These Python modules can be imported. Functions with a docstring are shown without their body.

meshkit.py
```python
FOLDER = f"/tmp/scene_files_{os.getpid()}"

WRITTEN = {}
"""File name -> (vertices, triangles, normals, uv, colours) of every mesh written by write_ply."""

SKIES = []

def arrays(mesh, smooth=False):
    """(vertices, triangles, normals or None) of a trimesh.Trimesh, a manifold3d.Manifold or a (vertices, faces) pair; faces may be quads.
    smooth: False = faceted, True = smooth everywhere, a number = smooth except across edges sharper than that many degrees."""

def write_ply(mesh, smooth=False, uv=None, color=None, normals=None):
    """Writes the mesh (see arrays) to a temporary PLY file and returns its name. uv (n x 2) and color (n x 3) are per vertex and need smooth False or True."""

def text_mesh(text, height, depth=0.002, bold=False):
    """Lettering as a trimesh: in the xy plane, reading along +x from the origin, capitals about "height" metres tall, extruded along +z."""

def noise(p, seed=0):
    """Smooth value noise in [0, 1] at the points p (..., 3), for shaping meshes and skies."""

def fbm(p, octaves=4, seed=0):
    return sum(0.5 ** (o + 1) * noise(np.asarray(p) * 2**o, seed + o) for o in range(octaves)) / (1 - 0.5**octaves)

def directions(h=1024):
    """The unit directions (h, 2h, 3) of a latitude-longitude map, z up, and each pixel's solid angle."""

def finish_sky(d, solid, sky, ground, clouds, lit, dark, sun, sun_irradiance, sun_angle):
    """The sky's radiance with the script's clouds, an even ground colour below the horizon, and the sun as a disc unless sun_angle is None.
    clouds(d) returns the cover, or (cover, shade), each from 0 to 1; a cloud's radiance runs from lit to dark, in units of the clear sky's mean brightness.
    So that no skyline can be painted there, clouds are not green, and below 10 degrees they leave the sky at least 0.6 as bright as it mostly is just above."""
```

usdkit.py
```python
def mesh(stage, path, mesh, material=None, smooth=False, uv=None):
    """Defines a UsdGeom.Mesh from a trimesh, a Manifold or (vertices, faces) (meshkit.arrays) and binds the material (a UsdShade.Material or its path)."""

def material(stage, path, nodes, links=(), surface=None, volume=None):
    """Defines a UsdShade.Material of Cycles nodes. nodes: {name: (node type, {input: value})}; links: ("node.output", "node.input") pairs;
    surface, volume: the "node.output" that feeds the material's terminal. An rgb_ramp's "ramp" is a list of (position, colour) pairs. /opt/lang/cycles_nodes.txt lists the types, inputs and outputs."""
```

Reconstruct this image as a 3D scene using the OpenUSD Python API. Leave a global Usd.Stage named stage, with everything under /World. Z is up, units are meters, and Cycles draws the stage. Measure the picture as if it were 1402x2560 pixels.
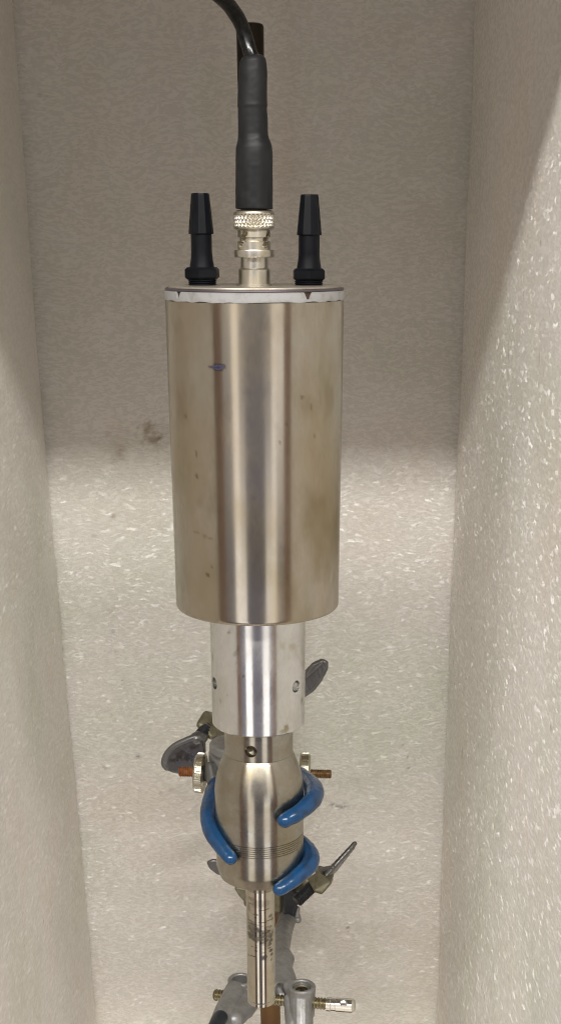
import math
import numpy as np, trimesh, manifold3d, usdkit
from manifold3d import Manifold
from shapely.geometry import Polygon
from pxr import Usd, UsdGeom, UsdLux, UsdShade, Gf, Sdf, Vt

PI = math.pi
rng = np.random.default_rng(7)
stage = Usd.Stage.CreateInMemory()
UsdGeom.SetStageUpAxis(stage, 'Z'); UsdGeom.SetStageMetersPerUnit(stage, 1.0)
UsdGeom.Xform.Define(stage, '/World'); UsdGeom.Scope.Define(stage, '/World/Looks')

# ------------------------------------------------------------------ camera
F, CX, CY, YH = 3200.0, 715.0, 2100.0, 616.0        # lens in photo pixels, principal point, horizon row
TH = math.atan((CY - YH) / F)                        # pitch below level
D, H, XC = 0.494, 0.500, 0.0112                      # metres to the instrument's axis, lens height, sideways offset
cam = UsdGeom.Camera.Define(stage, '/World/camera')
cam.CreateHorizontalApertureAttr(14.02); cam.CreateFocalLengthAttr(F / 100)
cam.CreateHorizontalApertureOffsetAttr((701 - CX) / 100); cam.CreateVerticalApertureOffsetAttr((CY - 1280) / 100)
cam.CreateClippingRangeAttr((0.02, 50.0)); cam.CreateExposureAttr(0.22)
cam.AddTranslateOp().Set((XC, -D, H)); cam.AddRotateXOp().Set(90 - math.degrees(TH))

# ------------------------------------------------------------------ light
def rect_light(name, loc, aim, w, h, power, color):
    l = UsdLux.RectLight.Define(stage, '/World/' + name)
    l.CreateWidthAttr(w); l.CreateHeightAttr(h); l.CreateIntensityAttr(power); l.CreateColorAttr(Gf.Vec3f(*color))
    z = np.array(loc, float) - np.array(aim, float); z /= np.linalg.norm(z)
    x = np.cross([0, 0, 1.0], z); x /= np.linalg.norm(x); y = np.cross(z, x)
    m = Gf.Matrix4d(*x, 0, *y, 0, *z, 0, *map(float, loc), 1)
    l.AddTransformOp().Set(m)
# the room's strip lamp, high in front of the box
rect_light('strip_lamp', (-0.60, -2.05, H + 1.46), (-0.60, 0.1, H - 0.0), 4.2, 0.12, 84.0, (1.0, 0.972, 0.92))
# unseen panels added for fill and reflections, in place of the bright room
rect_light('fill_panel_west', (-0.66, -1.45, H + 0.80), (0, 0.1, H + 0.80), 0.24, 2.3, 1.0, (1.0, 0.92, 0.82))
rect_light('fill_panel_east', (0.88, -1.45, H + 0.80), (0, 0.1, H + 0.80), 0.58, 2.3, 0.85, (1.0, 0.94, 0.85))
rect_light('low_fill_panel_west', (-0.52, -1.40, H - 0.85), (0, 0.1, H - 0.35), 0.42, 1.0, 1.15, (1.0, 0.95, 0.88))  # low pair of panels added for stripes in sleeve and probe, and wall fill
rect_light('low_fill_panel_east', (0.53, -1.40, H - 0.85), (0, 0.1, H - 0.35), 0.42, 1.0, 1.15, (1.0, 0.95, 0.88))
rect_light('dim_fill_panel_west', (-1.02, -1.45, H + 0.80), (0, 0.1, H + 0.80), 0.44, 2.3, 0.24, (1.0, 0.93, 0.78))  # dim panel added for the middle-toned band reflected in the housing
usdkit.material(stage, '/World/Looks/room_air', {'b': ('background_shader', {'color': (0.060, 0.055, 0.064), 'strength': 2.55})}, surface='b.background')
dome = UsdLux.DomeLight.Define(stage, '/World/room_glow')
UsdShade.MaterialBindingAPI.Apply(dome.GetPrim()).Bind(UsdShade.Material.Get(stage, '/World/Looks/room_air'))

# ------------------------------------------------------------------ measuring
def ang(row): return TH + math.atan((row - CY) / F)
def zrow(row, Y=0.0): return H - (D + Y) * math.tan(ang(row))
def ppm(row, Y=0.0):                                 # photo pixels per metre there
    return F / ((D + Y) * (math.cos(TH) + math.tan(ang(row)) * math.sin(TH)))
def P(px, row, Y): return np.array([XC + (px - CX) / ppm(row, Y), Y, zrow(row, Y)])
def R(hw, row, Y=0.0): return hw / ppm(row, Y)

# ------------------------------------------------------------------ scene helpers
taken = {}
def free(path):
    n = taken.get(path, -1) + 1; taken[path] = n
    return path if n == 0 else f'{path}_{n:03d}'
LOC = {}
def keys(o, label=None, cat=None, group=None, kind=None):
    for k, v in (('label', label), ('category', cat), ('group', group), ('kind', kind)):
        if v: o.SetCustomDataByKey(k, v)
def thing(name, label, cat, loc=(0, 0, 0), **k):
    p = free('/World/' + name); x = UsdGeom.Xform.Define(stage, p); x.AddTranslateOp().Set(tuple(map(float, loc)))
    LOC[p] = np.array(loc, float); keys(x.GetPrim(), label, cat, **k)
    return p
def obj(name, mesh, mat, parent='/World', smooth=35, label=None, tint=None, **k):
    """ONE mesh from world-space geometry. tint(points) -> colour multipliers per vertex."""
    p = free(parent + '/' + name); base = LOC.get(parent, np.zeros(3)); LOC[p] = base
    v, f, n = usdkit.meshkit.arrays(mesh, smooth)
    m = UsdGeom.Mesh.Define(stage, p)
    m.CreatePointsAttr(Vt.Vec3fArray.FromNumpy((v - base).astype(np.float32)))
    m.CreateFaceVertexCountsAttr(Vt.IntArray.FromNumpy(np.full(len(f), 3, np.int32)))
    m.CreateFaceVertexIndicesAttr(Vt.IntArray.FromNumpy(f.astype(np.int32).ravel()))
    m.CreateSubdivisionSchemeAttr('none')
    if n is not None:
        m.CreateNormalsAttr(Vt.Vec3fArray.FromNumpy(n.astype(np.float32))); m.SetNormalsInterpolation('vertex')
    if tint is not None:
        UsdGeom.PrimvarsAPI(m).CreatePrimvar('tint', Sdf.ValueTypeNames.Color3fArray, 'vertex').Set(Vt.Vec3fArray.FromNumpy(np.clip(tint(v), 0, 1).astype(np.float32)))
    UsdShade.MaterialBindingAPI.Apply(m.GetPrim()).Bind(UsdShade.Material.Get(stage, '/World/Looks/' + mat))
    keys(m.GetPrim(), label, k.get('cat'), k.get('group'), k.get('kind'))
    return p
cat = trimesh.util.concatenate

def lathe(profile, n=128, c=(0, 0), step=None, frame=None, rfun=None):
    """Surface of revolution of (r, z) about the vertical through c, or about z of frame."""
    pr = [np.array(profile[0], float)]
    for a, b in zip(profile[:-1], profile[1:]):
        a, b = np.array(a, float), np.array(b, float)
        k = max(1, int(math.ceil(np.linalg.norm(b - a) / step))) if step else 1
        pr += [a + (b - a) * i / k for i in range(1, k + 1)]
    pr = np.array(pr); t = np.arange(n) / n * 2 * PI
    r = np.repeat(pr[:, :1], n, 1); z = np.repeat(pr[:, 1:], n, 1)
    if rfun is not None: r = rfun(r, z, t[None, :])
    v = np.stack([r * np.cos(t), r * np.sin(t), z], -1).reshape(-1, 3)
    i, j = np.meshgrid(np.arange(len(pr) - 1), np.arange(n), indexing='ij'); j2 = (j + 1) % n
    q = np.stack([i * n + j, i * n + j2, (i + 1) * n + j2, (i + 1) * n + j], -1).reshape(-1, 4)
    f = np.vstack([q[:, [0, 1, 2]], q[:, [0, 2, 3]]])
    m = trimesh.Trimesh(v, f, process=False); m.merge_vertices(); m.update_faces(m.nondegenerate_faces()); m.remove_unreferenced_vertices()
    if m.volume < 0: m.invert()
    if frame is not None: m.apply_transform(frame)
    else: m.apply_translation((c[0], c[1], 0))
    return m
def frame_to(o, d, up=(0, 0, 1)):
    """Matrix that puts local z along d, origin at o."""
    z = np.array(d, float) / np.linalg.norm(d); x = np.cross(up, z)
    if np.linalg.norm(x) < 1e-6: x = np.array([1.0, 0, 0])
    x /= np.linalg.norm(x); m = np.eye(4); m[:3, 0], m[:3, 1], m[:3, 2], m[:3, 3] = x, np.cross(z, x), z, o
    return m
def spline(pts, k=14):
    p = np.array(pts, float); p = np.vstack([2 * p[0] - p[1], p, 2 * p[-1] - p[-2]]); out = []
    for i in range(1, len(p) - 2):
        for t in np.linspace(0, 1, k, endpoint=False):
            a, b, c, d = p[i - 1:i + 3]
            out.append(0.5 * (2 * b + (c - a) * t + (2 * a - 5 * b + 4 * c - d) * t * t + (3 * b - a - 3 * c + d) * t ** 3))
    return np.array(out + [p[-2]])
def tube(path, rad, n=28, cap0=True, cap1=True, wob=0.0):
    """Tube along the path with round ends. rad: one radius or one per path point."""
    p = np.array(path, float); r = np.broadcast_to(np.asarray(rad, float), len(p)).copy()
    t0, t1 = p[0] - p[1], p[-1] - p[-2]; t0 /= np.linalg.norm(t0); t1 /= np.linalg.norm(t1)
    A = np.linspace(PI / 2, 0.12, 7)
    if cap0: p = np.vstack([[p[0] + t0 * r[0] * math.sin(a) for a in A], p]); r = np.r_[[r[0] * math.cos(a) + 1e-6 for a in A], r]
    if cap1: p = np.vstack([p, [p[-1] + t1 * r[-1] * math.sin(a) for a in A[::-1]]]); r = np.r_[r, [r[-1] * math.cos(a) + 1e-6 for a in A[::-1]]]
    tg = np.gradient(p, axis=0); tg /= np.linalg.norm(tg, axis=1)[:, None]
    u = np.cross(tg[0], [0.3, 0.2, 1.0]); u /= np.linalg.norm(u); rings = []
    for i in range(len(p)):
        u = u - tg[i] * (u @ tg[i]); u /= np.linalg.norm(u); w = np.cross(tg[i], u)
        a = np.arange(n) / n * 2 * PI
        rings.append(p[i] + r[i] * (np.cos(a)[:, None] * u + np.sin(a)[:, None] * w))
    v = np.vstack(rings); L = len(p)
    if wob: v = v + (usdkit.meshkit.fbm(v * 260, 3)[:, None] - 0.5) * wob * (v - np.repeat(p, n, 0)) / np.maximum(np.repeat(r, n)[:, None], 1e-5)
    i, j = np.meshgrid(np.arange(L - 1), np.arange(n), indexing='ij'); j2 = (j + 1) % n
    q = np.stack([i * n + j, i * n + j2, (i + 1) * n + j2, (i + 1) * n + j], -1).reshape(-1, 4)
    f = [q[:, [0, 1, 2]], q[:, [0, 2, 3]]]
    v = np.vstack([v, p[0], p[-1]]); k = np.arange(n); k2 = (k + 1) % n
    f += [np.stack([np.full(n, L * n), k2, k], 1), np.stack([np.full(n, L * n + 1), (L - 1) * n + k, (L - 1) * n + k2], 1)]
    m = trimesh.Trimesh(v, np.vstack(f), process=False)
    if m.volume < 0: m.invert()
    return m
def to_man(m): return Manifold(manifold3d.Mesh(np.asarray(m.vertices, np.float32), np.asarray(m.faces, np.uint32)))
def to_tri(m):
    k = m.to_mesh(); return trimesh.Trimesh(k.vert_properties[:, :3], k.tri_verts, process=True)
S = 1000.0                                            # manifolds are made in millimetres
def ball(p, r, n=20): return Manifold.sphere(r * S, n).translate(tuple(np.array(p) * S))
def hull(pts, r, n=20):
    rr = np.broadcast_to(np.asarray(r, float), len(pts)); return Manifold.batch_hull([ball(p, q, n) for p, q in zip(pts, rr)])
def cyl(a, b, r, r2=None, n=48):
    a, b = np.array(a) * S, np.array(b) * S; h = np.linalg.norm(b - a)
    return Manifold.cylinder(h, r * S, (r2 if r2 is not None else r) * S, n).transform(frame_to(a, b - a)[:3])
def cast(man, edge=1.2, it=14, rough=0.0):
    """A casting: the joined solid refined and smoothed."""
    m = to_tri(man.refine_to_length(edge)); trimesh.smoothing.filter_taubin(m, 0.5, 0.53, iterations=it)
    m.apply_scale(1 / S)
    if rough: m.vertices += m.vertex_normals * ((usdkit.meshkit.fbm(m.vertices * 420, 3)[:, None] - 0.5) * rough)
    return m
def solid(man): m = to_tri(man); m.apply_scale(1 / S); return m
def thread(a, b, r, pitch=0.0010, depth=0.0005, n=40, tip=True):
    """Screw thread between two points: crests and roots along a shaft."""
    a, b = np.array(a), np.array(b); L = np.linalg.norm(b - a); k = max(2, int(L / pitch)); pr = [(0, 0)]
    for i in range(k):
        z = L * i / k; pr += [(r - depth, z + 0.08 * L / k), (r, z + 0.42 * L / k), (r, z + 0.58 * L / k), (r - depth, z + 0.92 * L / k)]
    if tip: pr += [(r - 0.3 * depth, L), (r - depth * 1.6, L + 0.4 * pitch), (0, L + 0.4 * pitch)]
    else: pr += [(r - depth, L), (0, L)]
    return lathe(pr, n, frame=frame_to(a, b - a))
def gear(a, b, r, teeth=64, depth=0.0006, cham=0.0008):
    """Straight-knurled wheel between two points."""
    a, b = np.array(a), np.array(b); L = np.linalg.norm(b - a); N = teeth * 6
    pr = [(0, 0), (r - cham - depth, 0), (r - depth * .2, cham), (r, cham * 1.05), (r, L - cham * 1.05), (r - depth * .2, L - cham), (r - cham - depth, L), (0, L)]
    def rf(rr, z, t):
        k = np.clip(0.5 + 0.9 * np.cos(t * teeth), 0, 1); return np.where(rr > r - depth * 0.1, rr - depth * (1 - k), rr)
    return lathe(pr, N, frame=frame_to(a, b - a), rfun=rf)

# ------------------------------------------------------------------ materials
def mat(name, nodes, links, surface='p.BSDF'): return usdkit.material(stage, '/World/Looks/' + name, nodes, links, surface=surface)

def foam(name, stretch, fine, base=(0.80, 0.765, 0.715), lo=0.42, tilt=1.25, lean=(0, 0, 0), shine=0.09, rough=0.38, warp=0.010, bead=0.0):
    """White closed-cell packing foam, a little yellowed: a fine fuzz with scattered glossy cell walls; stretch gives the cells' spacing along x, y, z."""
    mat(name, {
        'g': ('geometry', {}), 'm': ('mapping', {'scale': stretch}), 'mf': ('mapping', {'scale': fine}),
        'warp': ('noise_texture', {'scale': 45.0, 'detail': 2.0}),
        'warpv': ('vector_math', {'math_type': 'multiply_add', 'vector2': (warp, warp, warp)}),
        'cell': ('noise_texture', {'scale': 1.0, 'detail': 1.5, 'roughness': 0.5, 'distortion': 0.4}),
        'peak': ('map_range', {'range_type': 'smoothstep', 'from_min': lo, 'from_max': lo + 0.16, 'to_min': 0.0, 'to_max': 1.0, 'clamp': True}),
        'fuzz': ('noise_texture', {'scale': 1.0, 'detail': 3.0, 'roughness': 0.65}),
        'beads': ('math', {'math_type': 'multiply_add', 'value2': -bead}), 'bump': ('bump', {'strength': 0.40, 'distance': 0.0003}), 
        'facet': ('voronoi_texture', {'feature': 'f1', 'scale': 1.0, 'randomness': 1.0}), 'fc': ('vector_math', {'math_type': 'subtract', 'vector2': (0.5, 0.5, 0.5)}),
        'fs': ('vector_math', {'math_type': 'multiply_add', 'vector2': (tilt, tilt, tilt)}), 'fl': ('vector_math', {'math_type': 'add', 'vector2': lean}),
        'gl': ('glossy_bsdf', {'roughness': rough}), 'gc': ('mix_color', {'blend_type': 'mix', 'a': (0, 0, 0), 'b': (shine, shine, shine)}), 'both': ('add_closure', {}), 'fn': ('vector_math', {'math_type': 'normalize'}),
        'blot': ('noise_texture', {'scale': 13.0, 'detail': 4.0, 'roughness': 0.6}),
        'blotr': ('rgb_ramp', {'ramp': [(0.28, (0.91, 0.935, 0.885)), (0.5, (1, 1, 1)), (0.70, (0.985, 0.955, 0.925))]}),
        'grain': ('rgb_ramp', {'ramp': [(0.28, (0.94, 0.94, 0.935)), (0.60, (1, 1, 1))]}),
        'tint': ('attribute', {'attribute': 'tint'}),
        'm1': ('mix_color', {'blend_type': 'multiply', 'fac': 1.0, 'a': base}), 'm2': ('mix_color', {'blend_type': 'multiply', 'fac': 1.0}),
        'm3': ('mix_color', {'blend_type': 'multiply', 'fac': 1.0}),
        'p': ('principled_bsdf', {'specular_ior_level': 0.5, 'roughness': 0.55}),
    }, [('g.position', 'warp.vector'), ('warp.color', 'warpv.vector1'), ('g.position', 'warpv.vector3'), ('warpv.vector', 'm.vector'), ('g.position', 'mf.vector'),
        ('m.vector', 'cell.vector'), ('cell.fac', 'peak.value'), ('mf.vector', 'fuzz.vector'),
        ('facet.distance', 'beads.value1'), ('fuzz.fac', 'beads.value3'), ('beads.value', 'bump.height'), ('m.vector', 'facet.vector'), ('facet.color', 'fc.vector1'), ('fc.vector', 'fs.vector1'), ('g.normal', 'fs.vector3'), ('fs.vector', 'fl.vector1'), ('fl.vector', 'fn.vector1'), ('fn.vector', 'gl.normal'), ('peak.result', 'gc.fac'), ('gc.result', 'gl.color'), ('p.BSDF', 'both.closure1'), ('gl.BSDF', 'both.closure2'), ('bump.normal', 'p.normal'), ('g.position', 'blot.vector'), ('blot.fac', 'blotr.fac'), ('fuzz.fac', 'grain.fac'),
        ('blotr.color', 'm1.b'), ('m1.result', 'm2.a'), ('tint.color', 'm2.b'), ('m2.result', 'm3.a'), ('grain.color', 'm3.b'), ('m3.result', 'p.base_color')], 'both.closure')
foam('foam_back', (300.0, 300.0, 800.0), (950.0, 950.0, 950.0), tilt=1.0, lean=(0, 0, 0.27), shine=0.105, rough=0.43, bead=0.12); foam('foam_left', (560.0, 190.0, 560.0), (900.0, 320.0, 900.0), tilt=5.0, lean=(0, -2.6, 1.2), shine=0.040, rough=0.42, warp=0.003, bead=0.5); foam('foam_side', (560.0, 190.0, 560.0), (900.0, 320.0, 900.0), tilt=5.0, lean=(0, -2.6, 1.2), shine=0.085, rough=0.42, warp=0.003, bead=0.8); foam('foam_plain', (300.0, 300.0, 300.0), (600.0, 600.0, 600.0))

def metal(name, base, rough, aniso=0.0, vary=0.10, blot=(0.9, 0.86, 0.78), scale=45.0, bump=0.0, stretch=(1, 1, 1), tinted=False, rvar=0.08, metallic=1.0, fine=900.0):
    nodes = {
        'g': ('geometry', {}), 'm': ('mapping', {'scale': stretch}),
        'n': ('noise_texture', {'scale': scale, 'detail': 5.0, 'roughness': 0.62}),
        'f': ('noise_texture', {'scale': fine, 'detail': 2.0}),
        'r': ('rgb_ramp', {'ramp': [(0.38, (1, 1, 1)), (0.66, blot)]}),
        'mx': ('mix_color', {'blend_type': 'multiply', 'fac': 1.0, 'a': base}),
        'rr': ('map_range', {'from_min': 0.35, 'from_max': 0.68, 'to_min': max(0.03, rough - rvar * .4), 'to_max': rough + rvar, 'clamp': True}),
        'p': ('principled_bsdf', {'metallic': metallic, 'anisotropic': aniso}),
        'nr': ('vector_math', {'math_type': 'cross_product', 'vector1': (0.0, 0.0, 1.0)}),
    }
    links = [('g.position', 'm.vector'), ('m.vector', 'n.vector'), ('m.vector', 'f.vector'), ('n.fac', 'r.fac'), ('r.color', 'mx.b'), ('n.fac', 'rr.value'), ('rr.result', 'p.roughness')]
    if aniso:                                            # turned on a lathe: the highlight spreads along the axis
        nodes['nv'] = ('vector_math', {'math_type': 'cross_product'})
        links += [('g.normal', 'nr.vector2'), ('g.normal', 'nv.vector1'), ('nr.vector', 'nv.vector2'), ('nv.vector', 'p.tangent')]
    if bump:
        nodes['b'] = ('bump', {'strength': bump, 'distance': 0.0002}); links += [('f.fac', 'b.height'), ('b.normal', 'p.normal')]
    last = 'mx.result'
    if tinted:
        nodes['t'] = ('attribute', {'attribute': 'tint'}); nodes['mt'] = ('mix_color', {'blend_type': 'multiply', 'fac': 1.0})
        links += [(last, 'mt.a'), ('t.color', 'mt.b')]; last = 'mt.result'
        nodes['sp'] = ('rgb_to_bw', {}); nodes['me'] = ('map_range', {'from_min': 0.06, 'from_max': 0.40, 'to_min': 0.1, 'to_max': 1.0, 'clamp': True})
        links += [('t.color', 'sp.color'), ('sp.val', 'me.value'), ('me.result', 'p.metallic')]
    links.append((last, 'p.base_color'))
    mat(name, nodes, links)
metal('housing_steel', (0.52, 0.488, 0.432), 0.19, 0.72, blot=(0.86, 0.79, 0.66), scale=30, stretch=(1, 1, 0.45), tinted=True)
metal('turned_aluminium', (0.80, 0.805, 0.80), 0.21, 0.75, blot=(0.90, 0.89, 0.86), scale=70, stretch=(1, 1, 0.5), tinted=True, bump=0.04)
metal('horn_steel', (0.42, 0.40, 0.355), 0.21, 0.7, blot=(0.88, 0.82, 0.70), scale=60, tinted=True)
metal('probe_steel', (0.54, 0.505, 0.43), 0.10, 0.5, blot=(0.92, 0.88, 0.80), scale=90, tinted=True)
metal('nickel', (0.64, 0.615, 0.55), 0.34, blot=(0.82, 0.77, 0.66), scale=220)
metal('bright_steel', (0.74, 0.73, 0.69), 0.15)
metal('zinc_bright', (0.62, 0.595, 0.52), 0.26, blot=(0.8, 0.74, 0.6), scale=260)
metal('cast_grey', (0.30, 0.298, 0.295), 0.46, blot=(0.78, 0.76, 0.72), scale=160, bump=0.35, metallic=0.6, rvar=0.12)
metal('dark_cast', (0.22, 0.222, 0.225), 0.32, blot=(0.70, 0.66, 0.62), scale=120, bump=0.30, metallic=0.85, rvar=0.16)
metal('wing_cast', (0.22, 0.222, 0.23), 0.27, blot=(0.75, 0.68, 0.60), scale=150, bump=0.3, tinted=True, rvar=0.2)
metal('olive_brass', (0.26, 0.245, 0.18), 0.44, blot=(0.70, 0.66, 0.55), scale=200, bump=0.25, metallic=0.8)
metal('black_steel', (0.05, 0.052, 0.058), 0.38, blot=(0.7, 0.7, 0.7), scale=300, metallic=0.7)
metal('rust_thread', (0.29, 0.115, 0.035), 0.62, blot=(0.55, 0.42, 0.32), scale=400, bump=0.4, metallic=0.25)
metal('brown_thread', (0.25, 0.155, 0.07), 0.45, blot=(0.55, 0.45, 0.35), scale=400, bump=0.3, metallic=0.6)
metal('yellow_zinc', (0.46, 0.42, 0.31), 0.30, blot=(0.6, 0.55, 0.42), scale=300)
metal('lid_grey', (0.40, 0.375, 0.33), 0.40, blot=(0.75, 0.7, 0.62), scale=150, metallic=0.6)
metal('dark_rim', (0.10, 0.085, 0.095), 0.4, metallic=0.5)
metal('drill_shine', (0.62, 0.60, 0.55), 0.18)

def plain(name, base, rough, blot, scale=120.0, bump=0.15, spec=0.5, fine=900.0, lo=0.42, hi=0.66):
    mat(name, {'g': ('geometry', {}), 'n': ('noise_texture', {'scale': scale, 'detail': 5.0, 'roughness': 0.65}), 'f': ('noise_texture', {'scale': fine, 'detail': 3.0}),
               'r': ('rgb_ramp', {'ramp': [(lo, base), (hi, blot)]}), 'rr': ('map_range', {'from_min': 0.35, 'from_max': 0.7, 'to_min': rough, 'to_max': rough + 0.18, 'clamp': True}),
               'b': ('bump', {'strength': bump, 'distance': 0.0002}), 'p': ('principled_bsdf', {'specular_ior_level': spec})},
        [('g.position', 'n.vector'), ('g.position', 'f.vector'), ('n.fac', 'r.fac'), ('r.color', 'p.base_color'), ('n.fac', 'rr.value'), ('rr.result', 'p.roughness'),
         ('f.fac', 'b.height'), ('b.normal', 'p.normal')])
plain('blue_vinyl', (0.0055, 0.047, 0.130), 0.17, (0.010, 0.024, 0.050), 170, 0.20, 0.5, lo=0.47, hi=0.68)
plain('black_nylon', (0.0025, 0.003, 0.005), 0.34, (0.005, 0.006, 0.008), 90, 0.06, 0.15)
plain('dark_sleeve', (0.006, 0.010, 0.019), 0.35, (0.012, 0.013, 0.018), 200, 0.1, 0.35)
plain('black_cable', (0.004, 0.004, 0.0045), 0.16, (0.008, 0.008, 0.008), 300, 0.10, 0.4)
plain('shrink_tube', (0.010, 0.0105, 0.0115), 0.42, (0.016, 0.0165, 0.0175), 80, 0.10, 0.28)
plain('white_band', (0.31, 0.307, 0.302), 0.38, (0.22, 0.212, 0.20), 260, 0.30, 0.5, lo=0.5, hi=0.72)
plain('brown_glue', (0.055, 0.028, 0.015), 0.5, (0.025, 0.014, 0.008), 400)
plain('plywood', (0.31, 0.20, 0.14), 0.5, (0.24, 0.145, 0.10), 40)
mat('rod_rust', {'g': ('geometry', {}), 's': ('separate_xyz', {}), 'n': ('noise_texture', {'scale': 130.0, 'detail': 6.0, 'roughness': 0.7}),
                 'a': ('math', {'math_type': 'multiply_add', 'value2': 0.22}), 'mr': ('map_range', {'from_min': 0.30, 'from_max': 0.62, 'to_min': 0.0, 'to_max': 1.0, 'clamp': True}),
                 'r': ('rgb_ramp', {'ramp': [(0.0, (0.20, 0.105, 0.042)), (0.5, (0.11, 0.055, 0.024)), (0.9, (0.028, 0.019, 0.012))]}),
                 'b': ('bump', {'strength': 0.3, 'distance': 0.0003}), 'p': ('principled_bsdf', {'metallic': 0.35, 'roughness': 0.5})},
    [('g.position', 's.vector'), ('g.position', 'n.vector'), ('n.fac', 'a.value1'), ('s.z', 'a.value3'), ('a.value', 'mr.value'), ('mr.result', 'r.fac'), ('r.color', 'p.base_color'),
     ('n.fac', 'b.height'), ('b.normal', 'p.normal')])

# ------------------------------------------------------------------ marks on surfaces
def near_tint(marks, soft=0.35, wob=0.5, freq=900, base=None):
    """Colour multipliers: each mark is (centre, (sx, sy, sz), colour, strength), a ragged blot of its own shape."""
    def fn(v):
        t = np.ones((len(v), 3)) if base is None else base(v)
        w = usdkit.meshkit.fbm(v * freq, 3) - 0.5
        for c, s, col, k in marks:
            d = np.linalg.norm((v - c) / np.array(s), axis=1)
            hit = d < 2.2
            a = np.clip((1 - d[hit] + 2 * wob * w[hit]) / soft, 0, 1)[:, None] * k
            t[hit] = t[hit] * (1 - a) + np.array(col) * a
        return t
    return fn
def on_turn(px, row, r):
    """Point of the front of a turned surface of radius r (about the instrument's axis) seen at that pixel."""
    Y = -r
    for _ in range(8):
        x = P(px, row, Y)[0]; Y = -math.sqrt(max(r * r - x * x, 1e-8))
    return P(px, row, Y)

# ================================================================== THE FOAM-LINED BOX
YB = 0.270                                            # back wall
YF, ZT = -0.115, H + 0.168                            # front ends of the foam, underside of the roof foam
left_px = [(0, 38), (300, 60), (500, 75), (1000, 112), (1300, 136), (1500, 151), (1800, 178), (2000, 199), (2300, 225), (2560, 245)]
right_px = [(0, 1180), (300, 1172), (600, 1160), (1000, 1146), (1200, 1134), (1500, 1121), (1800, 1112), (2100, 1104), (2400, 1094), (2560, 1085)]
def edge_x(rows):
    q = np.array([P(px, r, YB)[[2, 0]] for r, px in rows])[::-1]
    k = np.polyfit(q[:, 0], q[:, 1], 3)
    return lambda z: 0.5 * np.interp(z, q[:, 0], q[:, 1]) + 0.5 * np.polyval(k, np.clip(z, q[0, 0], q[-1, 0]))
xl, xr = edge_x(left_px), edge_x(right_px)
def panel(fn, u0, u1, v0, v1, nu, nv, back):
    """A thick foam panel: fn(u, v) gives the face, back the offset to its rear."""
    u, v = np.meshgrid(np.linspace(u0, u1, nu), np.linspace(v0, v1, nv), indexing='ij')
    f = fn(u, v).reshape(-1, 3); n = len(f); idx = np.arange(n).reshape(nu, nv)
    q = np.stack([idx[:-1, :-1], idx[1:, :-1], idx[1:, 1:], idx[:-1, 1:]], -1).reshape(-1, 4)
    rim = np.r_[idx[:, 0], idx[-1, 1:], idx[-2::-1, -1], idx[0, -2:0:-1]]; r2 = np.roll(rim, -1)
    faces = [q[:, [0, 1, 2]], q[:, [0, 2, 3]]]
    b = f[rim] + np.array(back); k = np.arange(len(rim)); k2 = np.roll(k, -1)
    faces += [np.stack([rim, n + k, n + k2], 1), np.stack([rim, n + k2, r2], 1)]
    c = n + len(rim); faces.append(np.stack([np.full(len(rim), c), n + k2, n + k], 1))
    m = trimesh.Trimesh(np.vstack([f, b, b.mean(0)]), np.vstack(faces), process=False)
    m.fix_normals()
    return m
fb = usdkit.meshkit.fbm
def dent(u, v, s, a, seed): return (fb(np.stack([u * s, v * s, np.full_like(u, seed)], -1), 3, seed) - 0.5) * a
ZB = -0.010
def roundoff(y): return 0.009 - np.sqrt(np.maximum(0.009 ** 2 - np.clip(y - (YB - 0.0105), 0, 0.009) ** 2, 0))
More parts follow.
